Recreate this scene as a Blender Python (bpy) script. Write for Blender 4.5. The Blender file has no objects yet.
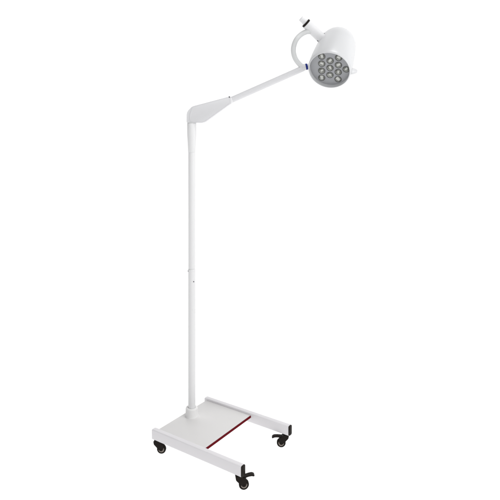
import bpy, bmesh, math
from mathutils import Vector, Matrix

scene = bpy.context.scene

# ------------------------------------------------------------------ camera
cam_data = bpy.data.cameras.new('camera')
cam = bpy.data.objects.new('camera', cam_data)
scene.collection.objects.link(cam)
cam.location = (0.3367, -3.01, 1.6207)
cam.rotation_euler = (math.radians(90), 0, 0)
cam_data.sensor_width = 36.0
cam_data.lens = 37.47
cam_data.shift_y = -0.1885
cam_data.clip_start = 0.05
cam_data.clip_end = 100.0
scene.camera = cam

# ------------------------------------------------------------------ white studio surround
world = bpy.data.worlds.new('World')
scene.world = world
world.use_nodes = True
wn, wl = world.node_tree.nodes, world.node_tree.links
bg = wn['Background']
tc = wn.new('ShaderNodeTexCoord')
dot = wn.new('ShaderNodeVectorMath'); dot.operation = 'DOT_PRODUCT'
dot.inputs[1].default_value = (0.10, 0.99, 0.0)
ramp = wn.new('ShaderNodeMapRange'); ramp.interpolation_type = 'SMOOTHSTEP'
ramp.inputs['From Min'].default_value = 0.30
ramp.inputs['From Max'].default_value = 0.65
ramp.inputs['To Min'].default_value = 0.0
ramp.inputs['To Max'].default_value = 1.30
sep = wn.new('ShaderNodeSeparateXYZ')
low = wn.new('ShaderNodeMapRange'); low.interpolation_type = 'SMOOTHSTEP'
low.inputs['From Min'].default_value = 0.0
low.inputs['From Max'].default_value = -0.15
low.inputs['To Min'].default_value = 0.0
low.inputs['To Max'].default_value = 1.0
mix = wn.new('ShaderNodeMix'); mix.data_type = 'FLOAT'
mix.inputs[3].default_value = 1.30
wl.new(tc.outputs['Generated'], dot.inputs[0])
wl.new(dot.outputs['Value'], ramp.inputs['Value'])
wl.new(tc.outputs['Generated'], sep.inputs[0])
wl.new(sep.outputs['Z'], low.inputs['Value'])
wl.new(low.outputs['Result'], mix.inputs[0])
# softer frontal fill, darker flanks
fd = wn.new('ShaderNodeVectorMath'); fd.operation = 'DOT_PRODUCT'
fd.inputs[1].default_value = (0.10, -0.90, 0.42)
fr = wn.new('ShaderNodeMapRange'); fr.interpolation_type = 'SMOOTHSTEP'
fr.inputs['From Min'].default_value = 0.15
fr.inputs['From Max'].default_value = 0.85
fr.inputs['To Min'].default_value = 0.12
fr.inputs['To Max'].default_value = 0.80
add = wn.new('ShaderNodeMath'); add.operation = 'MAXIMUM'
wl.new(tc.outputs['Generated'], fd.inputs[0])
wl.new(fd.outputs['Value'], fr.inputs['Value'])
wl.new(ramp.outputs['Result'], add.inputs[0])
wl.new(fr.outputs['Result'], add.inputs[1])
wl.new(add.outputs[0], mix.inputs[2])
wl.new(mix.outputs[0], bg.inputs['Strength'])
bg.inputs['Color'].default_value = (1.0, 1.0, 1.0, 1.0)


def area(name, loc, target, size, power):
    d = bpy.data.lights.new(name, 'AREA')
    d.shape = 'RECTANGLE'; d.size, d.size_y = size
    d.energy = power
    o = bpy.data.objects.new(name, d)
    scene.collection.objects.link(o)
    o.location = loc
    o.rotation_euler = (Vector(target) - Vector(loc)).to_track_quat('-Z', 'Y').to_euler()
    return o


area('softbox_key', (4.2, -1.1, 2.2), (0.2, 0.0, 1.2), (1.6, 2.6), 50)
area('softbox_top', (2.2, -1.2, 8.6), (0.1, 0.0, 0.5), (2.6, 2.6), 245)

vs = scene.view_settings
scene.display_settings.display_device = 'sRGB'
vs.view_transform = 'Standard'
vs.look = 'None'
vs.exposure = 0.0
vs.gamma = 1.0
vs.use_curve_mapping = False
scene.cycles.max_bounces = 10
scene.cycles.diffuse_bounces = 5
scene.cycles.glossy_bounces = 6
scene.cycles.transmission_bounces = 10


# ------------------------------------------------------------------ materials
def paint(name, col, rough=0.38, bump=0.02, scale=900.0, coat=0.0, metal=0.0, vary=0.03, spec=0.3):
    m = bpy.data.materials.new(name); m.use_nodes = True
    n, l = m.node_tree.nodes, m.node_tree.links
    p = n['Principled BSDF']
    p.inputs['Roughness'].default_value = rough
    p.inputs['Metallic'].default_value = metal
    p.inputs['Coat Weight'].default_value = coat
    p.inputs['Coat Roughness'].default_value = 0.18
    p.inputs['Specular IOR Level'].default_value = spec
    t = n.new('ShaderNodeTexCoord')
    big = n.new('ShaderNodeTexNoise'); big.inputs['Scale'].default_value = 9.0
    big.inputs['Detail'].default_value = 4.0
    l.new(t.outputs['Object'], big.inputs['Vector'])
    cr = n.new('ShaderNodeMapRange')
    cr.inputs['To Min'].default_value = 1.0 - vary; cr.inputs['To Max'].default_value = 1.0
    l.new(big.outputs['Fac'], cr.inputs['Value'])
    sc = n.new('ShaderNodeVectorMath'); sc.operation = 'SCALE'
    sc.inputs[0].default_value = col[:3]
    l.new(cr.outputs['Result'], sc.inputs['Scale'])
    l.new(sc.outputs['Vector'], p.inputs['Base Color'])
    rr = n.new('ShaderNodeMapRange')
    rr.inputs['To Min'].default_value = max(0.02, rough - 0.08); rr.inputs['To Max'].default_value = rough + 0.08
    l.new(big.outputs['Fac'], rr.inputs['Value'])
    l.new(rr.outputs['Result'], p.inputs['Roughness'])
    fine = n.new('ShaderNodeTexNoise'); fine.inputs['Scale'].default_value = scale
    fine.inputs['Detail'].default_value = 2.0
    l.new(t.outputs['Object'], fine.inputs['Vector'])
    bp = n.new('ShaderNodeBump'); bp.inputs['Strength'].default_value = bump
    bp.inputs['Distance'].default_value = 0.002
    l.new(fine.outputs['Fac'], bp.inputs['Height'])
    if bump > 0.0:
        l.new(bp.outputs['Normal'], p.inputs['Normal'])
    return m


M_BASE = paint('white_powder_coat', (0.76, 0.745, 0.765), rough=0.42, bump=0.05, scale=500)
M_PLATE = paint('white_plate_coat', (0.72, 0.71, 0.705), rough=0.36, bump=0.05, scale=420)
M_POLE = paint('white_pole_enamel', (0.74, 0.74, 0.745), rough=0.30, bump=0.0)
M_COLLAR = paint('white_collar_plastic', (0.80, 0.795, 0.79), rough=0.45, bump=0.01, coat=0.0)
M_ARM = paint('light_grey_enamel', (0.66, 0.66, 0.675), rough=0.40, bump=0.015)
M_HEAD = paint('white_shell_enamel', (0.635, 0.64, 0.65), rough=0.30, bump=0.0)
M_TUBE = paint('pale_grey_tube', (0.66, 0.67, 0.67), rough=0.30, bump=0.01)
M_SWIVEL = paint('white_swivel_plastic', (0.75, 0.75, 0.76), rough=0.32, bump=0.006)
M_BLACK = paint('black_plastic', (0.013, 0.010, 0.008), rough=0.45, bump=0.05, coat=0.0, spec=0.08)
M_TYRE = paint('black_rubber', (0.011, 0.009, 0.007), rough=0.6, bump=0.06, coat=0.0, spec=0.08)
M_HUB = paint('brown_grey_hub', (0.30, 0.26, 0.23), rough=0.4, bump=0.02, coat=0.1)
M_RED = paint('dark_red_rubber', (0.125, 0.004, 0.009), rough=0.6, bump=0.03, coat=0.0, spec=0.03)
M_BLUE = paint('blue_plastic', (0.012, 0.025, 0.20), rough=0.35, bump=0.01, spec=0.12)
M_SCREW = paint('dark_steel', (0.10, 0.10, 0.11), rough=0.35, metal=0.8, coat=0.0)
M_PANEL = paint('grey_lens_panel', (0.32, 0.325, 0.34), rough=0.35, bump=0.01, vary=0.08)
M_CUP = paint('chromed_reflector', (0.60, 0.605, 0.58), rough=0.12, bump=0.0, metal=1.0, vary=0.1)
M_BEZEL = paint('dark_grey_bezel', (0.075, 0.077, 0.072), rough=0.35, bump=0.01)
M_CHIP_GLINT = paint('white_chip_glint', (0.90, 0.89, 0.86), rough=0.25, bump=0.0, spec=0.5)  # LED chip, made white to stand in for the lens reflections


def glass(name):
    m = bpy.data.materials.new(name); m.use_nodes = True
    p = m.node_tree.nodes['Principled BSDF']
    p.inputs['Base Color'].default_value = (0.93, 0.94, 0.93, 1)
    p.inputs['Transmission Weight'].default_value = 1.0
    p.inputs['Roughness'].default_value = 0.03
    p.inputs['IOR'].default_value = 1.49
    return m


M_LENS = glass('clear_lens')


def sweep_material(name):
    m = bpy.data.materials.new(name); m.use_nodes = True
    n, l = m.node_tree.nodes, m.node_tree.links
    out = n['Material Output']
    n.remove(n['Principled BSDF'])
    d = n.new('ShaderNodeBsdfDiffuse'); t = n.new('ShaderNodeBsdfTranslucent'); mx = n.new('ShaderNodeMixShader')
    nz = n.new('ShaderNodeTexNoise'); nz.inputs['Scale'].default_value = 3.0
    tcn = n.new('ShaderNodeTexCoord')
    mr = n.new('ShaderNodeMapRange'); mr.inputs['To Min'].default_value = 0.95; mr.inputs['To Max'].default_value = 0.97
    l.new(tcn.outputs['Object'], nz.inputs['Vector'])
    l.new(nz.outputs['Fac'], mr.inputs['Value'])
    cc = n.new('ShaderNodeCombineColor')
    for k in range(3):
        l.new(mr.outputs['Result'], cc.inputs[k])
    l.new(cc.outputs['Color'], d.inputs['Color'])
    l.new(cc.outputs['Color'], t.inputs['Color'])
    mx.inputs['Fac'].default_value = 0.86
    l.new(d.outputs[0], mx.inputs[1]); l.new(t.outputs[0], mx.inputs[2])
    l.new(mx.outputs[0], out.inputs['Surface'])
    return m


M_SWEEP = sweep_material('white_acrylic_sweep')


# ------------------------------------------------------------------ mesh helpers
def finish(name, bm, mat, parent=None, angle=38):
    bmesh.ops.recalc_face_normals(bm, faces=bm.faces)
    me = bpy.data.meshes.new(name)
    bm.to_mesh(me); bm.free()
    me.materials.append(mat)
    for p in me.polygons:
        p.use_smooth = True
    me.set_sharp_from_angle(angle=math.radians(angle))
    o = bpy.data.objects.new(name, me)
    scene.collection.objects.link(o)
    if parent is not None:
        o.parent = parent
    return o


def frame(axis, hint=(0, 0, 1)):
    z = Vector(axis).normalized()
    h = Vector(hint)
    if abs(z.dot(h.normalized())) > 0.97:
        h = Vector((1, 0, 0))
    x = (h - z * h.dot(z)).normalized()
    y = z.cross(x)
    return x, y, z


def lathe(bm, prof, origin, axis, seg=48):
    """prof: (distance along axis, radius); a radius of 0 closes the end."""
    x, y, z = frame(axis)
    o = Vector(origin)
    rings = []
    for t, r in prof:
        if r < 1e-6:
            rings.append([bm.verts.new(o + z * t)])
        else:
            rings.append([bm.verts.new(o + z * t + (x * math.cos(a) + y * math.sin(a)) * r)
                          for a in [2 * math.pi * k / seg for k in range(seg)]])
    for A, B in zip(rings, rings[1:]):
        for k in range(seg):
            j = (k + 1) % seg
            if len(A) == 1 and len(B) == 1:
                break
            if len(A) == 1:
                bm.faces.new((A[0], B[k], B[j]))
            elif len(B) == 1:
                bm.faces.new((A[k], A[j], B[0]))
            else:
                bm.faces.new((A[k], A[j], B[j], B[k]))
    return bm


def rod(bm, a, b, r, bev=0.0015, seg=32):
    a, b = Vector(a), Vector(b)
    L = (b - a).length
    return lathe(bm, [(0, 0), (0, r - bev), (bev * .3, r - bev * .3), (bev, r), (L - bev, r),
                      (L - bev * .3, r - bev * .3), (L, r - bev), (L, 0)], a, b - a, seg)


def catmull(pts, n=8):
    P = [Vector(p) for p in pts]
    P = [P[0] * 2 - P[1]] + P + [P[-1] * 2 - P[-2]]
    out = []
    for i in range(1, len(P) - 2):
        for k in range(n):
            t = k / n
            a, b, c, d = P[i - 1:i + 3]
            out.append(0.5 * ((2 * b) + (c - a) * t + (2 * a - 5 * b + 4 * c - d) * t * t + (3 * b - a - 3 * c + d) * t ** 3))
    out.append(P[-2])
    return out


def tube(bm, pts, r, seg=24, ry=None):
    """round (or oval: r in the plane of the bend, ry across it) tube along a path lying in an x-z plane"""
    ry = ry or r
    rings = []
    for i, p in enumerate(pts):
        d = (pts[min(i + 1, len(pts) - 1)] - pts[max(i - 1, 0)]).normalized()
        side = Vector((0, 1, 0))
        u = side.cross(d).normalized()
        v = d.cross(u).normalized()
        rings.append([bm.verts.new(p + u * r * math.cos(a) + v * ry * math.sin(a))
                      for a in [2 * math.pi * k / seg for k in range(seg)]])
    for A, B in zip(rings, rings[1:]):
        for k in range(seg):
            j = (k + 1) % seg
            bm.faces.new((A[k], A[j], B[j], B[k]))
    bm.faces.new(rings[0]); bm.faces.new(rings[-1])
    return bm


def rounded(poly, radii, n=6):
    """round the corners of a 2-D polygon"""
    out = []
    m = len(poly)
    for i in range(m):
        p = Vector(poly[i]); a = Vector(poly[i - 1]); b = Vector(poly[(i + 1) % m])
        r = radii[i] if isinstance(radii, (list, tuple)) else radii
        if r <= 0:
            out.append(p); continue
        da, db = (a - p), (b - p)
        k = min(r, da.length * .45, db.length * .45)
        s, e = p + da.normalized() * k, p + db.normalized() * k
        for q in range(n + 1):
            t = q / n
            out.append(s * (1 - t) ** 2 + p * 2 * t * (1 - t) + e * t * t)
    return out


def prism(bm, poly, to3d, lo, hi, bev=0.0, seg=2):
    """extrude a 2-D polygon between two levels; to3d(u, v, level) gives the point"""
    A = [bm.verts.new(to3d(p[0], p[1], lo)) for p in poly]
    B = [bm.verts.new(to3d(p[0], p[1], hi)) for p in poly]
    fa = bm.faces.new(A); fb = bm.faces.new(list(reversed(B)))
    for i in range(len(A)):
        j = (i + 1) % len(A)
        bm.faces.new((A[i], B[i], B[j], A[j]))
    if bev > 0:
        ed = list({e for f in (fa, fb) for e in f.edges})
        bmesh.ops.bevel(bm, geom=ed, offset=bev, segments=seg, profile=0.5, affect='EDGES', clamp_overlap=True)
    return bm


# ------------------------------------------------------------------ the white surface and backdrop
def setting():
    YB, R, X = 3.2, 1.3, 6.6
    bm = bmesh.new()
    f = [bm.verts.new(p) for p in ((-X, -6, 0), (X, -6, 0), (X, YB, 0), (-X, YB, 0))]
    bm.faces.new(f)
    fl = finish('floor', bm, M_SWEEP)
    fl['kind'] = 'structure'
    bm = bmesh.new()
    rows = [(YB + R * math.sin(a), R - R * math.cos(a)) for a in [math.pi / 2 * k / 24 for k in range(25)]] + [(YB + R, 7.0)]
    prev = None
    for y, z in rows:
        cur = (bm.verts.new((-X, y, z)), bm.verts.new((X, y, z)))
        if prev:
            bm.faces.new((prev[0], prev[1], cur[1], cur[0]))
        prev = cur
    bd = finish('backdrop', bm, M_SWEEP, angle=80)
    bd['kind'] = 'structure'


setting()

# ------------------------------------------------------------------ the lamp: one thing, base at the origin
lamp = bpy.data.objects.new('examination_lamp', None)
scene.collection.objects.link(lamp)
lamp.empty_display_size = 0.2
lamp['label'] = 'tall white examination lamp with round multi-lens head on a wheeled H-shaped base'
lamp['category'] = 'examination lamp'

# base frame: u runs along the two beams (towards the open front), v across them
TH = 0.6033
EU = Vector((math.cos(TH), -math.sin(TH), 0))
EV = Vector((math.sin(TH), math.cos(TH), 0))
BO = Vector((-0.199, -0.170, 0))
L, W, ZT, HB, BW = 0.60, 0.4791, 0.1273, 0.0533, 0.029
ZB = ZT - HB


def B(u, v, z):
    return BO + EU * u + EV * v + Vector((0, 0, z))


def build_beam(v0, label):
    bm = bmesh.new()
    sec = rounded([(v0, ZB), (v0 + BW, ZB), (v0 + BW, ZT), (v0, ZT)], 0.005, 5)
    prism(bm, sec, lambda a, b, c: B(c, a, b), 0.0, L - 0.003, 0.0012, 2)
    beam = finish('base_beam', bm, M_BASE, lamp)
    bm = bmesh.new()
    sec = rounded([(v0 + .0007, ZB + .0007), (v0 + BW - .0007, ZB + .0007), (v0 + BW - .0007, ZT - .0007), (v0 + .0007, ZT - .0007)], 0.005, 5)
    prism(bm, sec, lambda a, b, c: B(c, a, b), L - 0.0029, L + 0.0035, 0.0018, 3)
    finish('end_cap', bm, M_BLACK, beam)
    return beam


build_beam(0.0, 'near')
build_beam(W - BW, 'far')

ZP, SU = 0.1165, 0.343          # top of the plate, its front edge
bm = bmesh.new()
prism(bm, [(0.014, BW + .0004), (SU, BW + .0004), (SU, W - BW - .0004), (0.014, W - BW - .0004)],
      lambda a, b, c: B(a, b, c), ZP - 0.014, ZP, 0.0012, 2)
# folded lip along the rear of the plate
prism(bm, [(0.0142, BW + .0006), (0.0165, BW + .0006), (0.0165, W - BW - .0006), (0.0142, W - BW - .0006)],
      lambda a, b, c: B(a, b, c), ZP - 0.040, ZP - 0.0135, 0.0)
finish('base_plate', bm, M_PLATE, lamp)

bm = bmesh.new()
prism(bm, rounded([(ZP - 0.0135, SU + .0002), (ZP - 0.001, SU + .0002), (ZP - 0.001, SU + .0042), (ZP - 0.0135, SU + .0042)], [0, 0, .0015, .0015], 3),
      lambda a, b, c: B(b, c, a), BW + .001, W - BW - .001)
finish('edge_strip', bm, M_RED, lamp)


# ------------------------------------------------------------------ casters
def build_caster(u, v, ang, brake):
    """swivel caster: the wheel trails from the pivot towards the heading ang (world, radians)"""
    D = Vector((math.cos(ang), math.sin(ang), 0)); S = Vector((-math.sin(ang), math.cos(ang), 0))
    Z = Vector((0, 0, 1))
    piv = B(u, v, 0)
    R, TR = 0.0246, 0.026

    def Q(d, z, s):
        return piv + D * d + S * s + Z * z
    # fork: two cheeks under a crowned hood
    bm = bmesh.new()
    lathe(bm, [(0, 0), (0, .0125), (.008, .0125), (.008, .009), (.0105, .009), (.0105, 0)], Q(0, ZB - .0107, 0), Z, 28)
    cheek = rounded([(-.017, ZB - .0035), (.0135, ZB - .0035), (.037, .0500), (.0395, .034), (.033, .0185), (.0215, .0175), (.010, .028), (-.014, .0530)],
                    [.004, .004, .012, .008, .007, .007, .012, .005], 5)
    prism(bm, cheek, Q, .0108, .0142, .001, 2)
    prism(bm, cheek, Q, -.0142, -.0108, .001, 2)
    hood = rounded([(-.016, ZB - .0045), (.0145, ZB - .0045), (.0385, .0515), (.0375, .0488), (.026, .0524), (.012, .0505), (-.013, .0540)],
                   [.004, .004, .003, .002, .006, .006, .004], 4)
    prism(bm, hood, Q, -.0125, .0125, .001, 2)
    rod(bm, Q(TR, R, -.0158), Q(TR, R, .0158), .0042, .001, 20)
    c = finish('caster', bm, M_BLACK, lamp)
    bm = bmesh.new()
    w = .0098
    prof = [(-w, .0165), (-w, .0205), (-w + .0016, .0232), (-w + .0045, R), (w - .0045, R), (w - .0016, .0232), (w, .0205), (w, .0165),
            (w - .003, .0158), (-w + .003, .0158), (-w, .0165)]
    lathe(bm, prof, Q(TR, R, 0), S, 44)
    wh = finish('wheel', bm, M_TYRE, c)
    bm = bmesh.new()
    hp = [(-w - .0004, 0), (-w - .0004, .0055), (-w + .0016, .0068), (-w + .0024, .0100), (-w + .0006, .0125), (-w + .0004, .0150), (-w + .002, .0160),
          (w - .002, .0160), (w - .0004, .0150), (w - .0006, .0125), (w - .0024, .0100), (w - .0016, .0068), (w + .0004, .0055), (w + .0004, 0)]
    lathe(bm, hp, Q(TR, R, 0), S, 40)
    finish('hub', bm, M_HUB, c)
    if brake is not None:
        bm = bmesh.new()
        lev = [(.012, .0615), (.030, .0628), (.052, .0628), (.070, .0605), (.0790, .0510), (.0735, .0475), (.0650, .0530), (.050, .0552), (.030, .0548), (.014, .055)]
        ca, sa = math.cos(math.radians(brake)), math.sin(math.radians(brake))
        lev = [(.012 + (x - .012) * ca - (z - .058) * sa, .058 + (x - .012) * sa + (z - .058) * ca) for x, z in lev]
        prism(bm, rounded(lev, [.002, .006, .006, .008, .004, .003, .006, .006, .005, .002], 4), Q, -.0105, .0105, .0018, 3)
        finish('brake_lever', bm, M_BLACK, c)
    return c


UP, VN, VF = 0.573, BW / 2, W - BW / 2
build_caster(UP, VN, math.radians(8), 14.0)
build_caster(UP, VF, math.radians(178), 3.0)
build_caster(0.024, VN, math.radians(-4), None)
build_caster(0.024, VF, math.radians(-150), None)

# ------------------------------------------------------------------ pole
bm = bmesh.new()
lathe(bm, [(ZP - .002, 0), (ZP - .002, .0385), (ZP + .0015, .0388), (ZP + .004, .0372), (ZP + .006, .0360), (.160, .0352), (.1640, .0345), (.1665, .0325),
           (.1672, .0285), (.1672, .0222), (.160, .0219), (.160, 0)], (0, 0, 0), (0, 0, 1), 56)
finish('pole_collar', bm, M_COLLAR, lamp)

bm = bmesh.new()
lathe(bm, [(.1605, 0), (.1605, .0207), (.9590, .0207), (.9620, .0213), (.9650, .0213), (.9662, .0206), (.9662, 0)], (0, 0, 0), (0, 0, 1), 56)
lower = finish('lower_pole', bm, M_POLE, lamp)
bm = bmesh.new()
a = math.radians(-52)
d = Vector((math.cos(a), math.sin(a), 0))
rod(bm, d * .0195 + Vector((0, 0, .8964)), d * .0226 + Vector((0, 0, .8964)), .0034, .0008, 20)
finish('clamp_screw', bm, M_SCREW, lower)

bm = bmesh.new()
lathe(bm, [(.9664, 0), (.9664, .0188), (.9700, .0188), (.9704, .0196), (.9725, .0202), (1.640, .0202), (1.640, 0)], (0, 0, 0), (0, 0, 1), 56)
upper = finish('upper_pole', bm, M_POLE, lamp)
bm = bmesh.new()
a = math.radians(-165)
d = Vector((math.cos(a), math.sin(a), 0))
rod(bm, d * .019 + Vector((0, 0, .955)), d * .0232 + Vector((0, 0, .955)), .0035, .0008, 20)
finish('clamp_screw', bm, M_SCREW, lower)

bm = bmesh.new()
lathe(bm, [(1.6402, 0), (1.6402, .0206), (1.643, .0216), (1.70, .0236), (1.735, .0262), (1.76, .0268), (1.8060, .0268), (1.8080, .0258), (1.8080, 0)], (0, 0, 0), (0, 0, 1), 56)
finish('pole_socket', bm, M_POLE, lamp)

# ------------------------------------------------------------------ elbow bracket


def XZ(a, b, c):
    return Vector((a, c, b))


bm = bmesh.new()
elbow = rounded([(-.0270, 1.8116), (-.0268, 1.8720), (.0035, 1.9030), (.2185, 1.9600), (.2275, 1.9230), (.0729, 1.8116)],
                [.003, .040, .012, .006, .006, .020], 8)
prism(bm, elbow, XZ, -.0245, .0245, .0035, 3)
br = finish('elbow_bracket', bm, M_ARM, lamp)
cover = rounded([(-.0060, 1.8150), (-.0090, 1.8560), (.0085, 1.9005), (.2145, 1.9555), (.2225, 1.9245), (.0715, 1.8150)],
                [.003, .040, .006, .004, .004, .018], 8)
for s in (-1, 1):
    bm = bmesh.new()
    lo, hi = sorted((s * .0246, s * .0272))
    prism(bm, cover, XZ, lo, hi, .0009, 2)
    finish('side_cover', bm, M_ARM, br)
bm = bmesh.new()
lathe(bm, [(0, 0), (0, .0255), (.0006, .0260), (.0046, .0260), (.0046, 0)], (0, 0, 1.8090), (0, 0, 1), 48)
finish('swivel_washer', bm, M_TUBE, br)

# ------------------------------------------------------------------ spring arm
A0, A1 = Vector((.222, 0, 1.9400)), Vector((.646, 0, 2.1270))
ad = (A1 - A0).normalized()
bm = bmesh.new()
tube(bm, [A0, A0 + ad * .002, A1 - ad * .06, A1 - ad * .03, A1 - ad * .006, A1], .0172, 32, .0150)
arm = finish('spring_arm', bm, M_ARM, lamp)
bm = bmesh.new()
lathe(bm, [(-.004, 0), (-.004, .0195), (.006, .0203), (.0085, .0200), (.010, .0188), (.010, 0)], A0 + ad * .002, ad, 40)
finish('arm_ferrule', bm, M_SWIVEL, arm)
bm = bmesh.new()
q = A0 + Vector((-.004, -.0185, .017))
rod(bm, q, q + Vector((0, -.006, .0015)), .0042, .0008, 18)
finish('pivot_screw', bm, M_SCREW, arm)

# joint at the end of the arm: blue ring and white ball that carries the curved yoke
J = Vector((.6580, 0, 2.1345))
jd = Vector((.97, -.05, .20)).normalized()
bm = bmesh.new()
lathe(bm, [(-.022, 0), (-.022, .0165), (-.018, .0185), (.000, .0185), (.000, 0)], J, jd, 36)
finish('arm_knuckle', bm, M_ARM, arm)
bm = bmesh.new()
lathe(bm, [(.0002, 0), (.0002, .0170), (.0015, .0182), (.0105, .0182), (.0118, .0170), (.0118, 0)], J, jd, 36)
finish('blue_ring', bm, M_BLUE, arm)
bm = bmesh.new()
lathe(bm, [(.012, 0), (.012, .0150), (.018, .0150), (.024, .0125), (.028, .007), (.029, 0)], J, jd, 36)
finish('arm_tip', bm, M_SWIVEL, arm)

# ------------------------------------------------------------------ curved yoke
bm = bmesh.new()
yk = catmull([(.6900, .006, 2.3404), (.6630, 0, 2.3372), (.6328, 0, 2.3220), (.6056, -.006, 2.2932), (.5905, 0, 2.2570), (.5880, 0, 2.2209), (.5985, 0, 2.1833),
              (.6190, 0, 2.1544), (.6400, 0, 2.1350)], 10)
tube(bm, yk, .0145, 28)
finish('yoke', bm, M_TUBE, lamp)

# ------------------------------------------------------------------ lamp head
FN = Vector((-.284, -.692, -.6637)).normalized()          # where the light points
FC = Vector((.7826, -.090, 2.1045))                      # centre of the front rim
BK = -FN
bm = bmesh.new()
prof = [(.0400, .0), (.0400, .1130), (.0120, .1132), (-.0080, .1128), (-.0112, .1133), (-.0122, .1145), (-.0118, .1160), (-.0095, .1180), (-.0050, .1202), (.0000, .1214),
        (.008, .1222), (.040, .1224), (.090, .1214), (.150, .1186), (.195, .1156), (.230, .1126)]
for k in range(1, 15):                               # rounded back with one fine seam
    a = math.pi / 2 * k / 14
    t, rad = .230 + .152 * math.sin(a), .1122 * math.cos(a)
    if k == 5:
        prof += [(t - .0012, rad + .0010), (t - .0006, rad - .0014), (t + .0008, rad - .0020), (t + .0022, rad - .0016)]
    else:
        prof.append((t, max(rad, 0.0)))
lathe(bm, prof, FC, BK, 96)
head = finish('lamp_head', bm, M_HEAD, lamp, 30)

CV = Vector((0, -.714, .784)); CV = (CV - FN * CV.dot(FN)).normalized()
CR = CV.cross(FN).normalized()
if CR.x < 0:
    CR = -CR
rot = Matrix.Rotation(math.radians(5), 3, FN)
CV, CR = rot @ CV, rot @ CR
REC = .0165
PC = FC + BK * REC
dx, dy = .0470, .0472
cells = [(0, dy), (0, 0), (0, -dy), (.0905, 0)]
for sx_ in (-1, 1):
    cells += [(sx_ * dx, k * dy) for k in (1.5, .5, -.5, -1.5)]
lr = .0180


def ring_edges(bm, centre, r, n, back=0.0):
    vs_ = [bm.verts.new(centre + (CR * math.cos(a) + CV * math.sin(a)) * r + BK * back) for a in [2 * math.pi * k / n for k in range(n)]]
    return vs_, [bm.edges.new((vs_[k], vs_[(k + 1) % n])) for k in range(n)]


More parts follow.
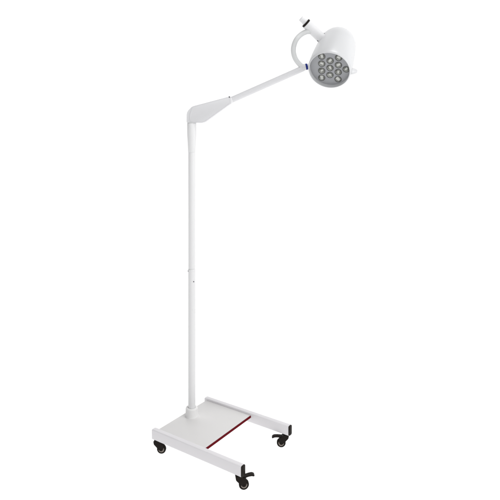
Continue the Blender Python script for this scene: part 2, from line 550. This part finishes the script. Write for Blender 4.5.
bm = bmesh.new()
outer, eds = ring_edges(bm, PC, .1129, 96)
holes = []
for (xx, yy) in cells:
    hv, he = ring_edges(bm, PC + CR * xx + CV * yy, lr + .0012, 40)
    holes.append(hv); eds += he
bmesh.ops.triangle_fill(bm, use_beauty=True, use_dissolve=False, edges=eds, normal=FN)
for hv in holes:                                     # a short collar behind every hole
    bk = [bm.verts.new(v.co + BK * .004) for v in hv]
    for k in range(len(hv)):
        j = (k + 1) % len(hv)
        bm.faces.new((hv[k], hv[j], bk[j], bk[k]))
panel = finish('lens_panel', bm, M_PANEL, head)
turn = 0.0
for (xx, yy) in cells:
    c = PC + CR * xx + CV * yy
    bm = bmesh.new()
    lathe(bm, [(-.0005, lr + .0024), (.0014, lr + .0022), (.0024, lr + .0014), (.0026, lr + .0004), (.0014, lr - .0006), (-.0030, lr - .0006)], c, FN, 40)
    finish('lens_bezel', bm, M_BEZEL, head)
    bm = bmesh.new()
    lathe(bm, [(-.0120, 0), (-.0120, .0070), (-.0100, .0100), (-.0060, .0134), (.0004, lr - .0006)], c, FN, 12)
    bmesh.ops.rotate(bm, verts=bm.verts, cent=c, matrix=Matrix.Rotation(turn, 3, FN))
    turn += 0.47
    finish('reflector_cup', bm, M_CUP, head, 12)
    bm = bmesh.new()
    tilt = Matrix.Rotation(turn * 2.1, 3, FN) @ Matrix.Rotation(math.radians(6 * math.sin(turn * 5.3)), 3, CR)
    cu, cv, cw = tilt @ CR, tilt @ CV, tilt @ FN
    k = 1.75 if yy < -dy * 1.2 else 1.25 + .2 * math.sin(turn * 3.1)  # chip size imitates glints; oversized where the lowest lenses look white
    prism(bm, rounded([(-.0074 * k, -.0048 * k), (.0074 * k, -.0048 * k), (.0074 * k, .0048 * k), (-.0074 * k, .0048 * k)], .0022, 3),
          lambda a, b, d_: c + FN * -.0010 + cu * a + cv * b + cw * d_, -.0100, 0, .0016, 2)
    finish('led_chip_glint', bm, M_CHIP_GLINT, head)  # raised LED chip that doubles as a painted lens highlight
    bm = bmesh.new()
    rl = lr - .0010
    dome = [(.0022, 1.0), (.0044, .88), (.0060, .68), (.0070, .42), (.0075, .18), (.0076, 0)]
    lathe(bm, [(t - .0013, q * rl * .95) for t, q in reversed(dome)] + [(.0006, rl * .95), (.0006, rl)] + [(t, q * rl) for t, q in dome], c, FN, 40)
    finish('led_lens', bm, M_LENS, head)

# small grip fin on the right of the rim
bm = bmesh.new()
fc = FC + BK * .030
gx = (Vector((1, 0, 0)) - FN * FN.x).normalized()
gy = BK


def G(a, b, c):
    return fc + gx * a + gy * b + gx.cross(gy) * c


prism(bm, rounded([(.116, -.036), (.130, -.032), (.154, -.010), (.151, .002), (.138, .010), (.116, .014)], [.003, .006, .006, .004, .006, .003], 4), G, -.006, .006, .003, 3)
finish('grip_fin', bm, M_HEAD, head)

# ------------------------------------------------------------------ swivel joint between yoke and head
S0, S1 = Vector((.6579, 0, 2.3901)), Vector((.7720, .028, 2.2900))
sd = (S1 - S0).normalized()
SL = (S1 - S0).length
bm = bmesh.new()
lathe(bm, [(.010, 0), (.010, .0275), (.0125, .0296), (SL - .022, .0296), (SL - .020, .0287), (SL - .019, .0296), (SL - .002, .0296), (SL, .0282), (SL, 0)], S0, sd, 48)
sw = finish('swivel_joint', bm, M_SWIVEL, lamp)
bm = bmesh.new()
lathe(bm, [(-.001, 0), (-.001, .0250), (.001, .0280), (.0070, .0280), (.0098, .0268), (.0098, 0)], S0, sd, 48)
finish('dark_ring', bm, M_BLACK, sw)
bm = bmesh.new()
lathe(bm, [(-.038, 0), (-.038, .0135), (-.0355, .0165), (-.020, .0172), (-.016, .0158), (-.012, .0172), (-.0015, .0185), (-.0012, 0)], S0, sd, 40)
finish('end_knob', bm, M_SWIVEL, sw)
sx, sy, sz = frame(sd, (0, 1, 0))
for ang in (104, 256):
    a = math.radians(ang)
    r = sx * math.cos(a) + sy * math.sin(a)
    bm = bmesh.new()
    p = S0 + sd * (SL - .032)
    rod(bm, p + r * .0280, p + r * .0316, .0042, .0008, 18)
    finish('joint_screw', bm, M_SCREW, sw)
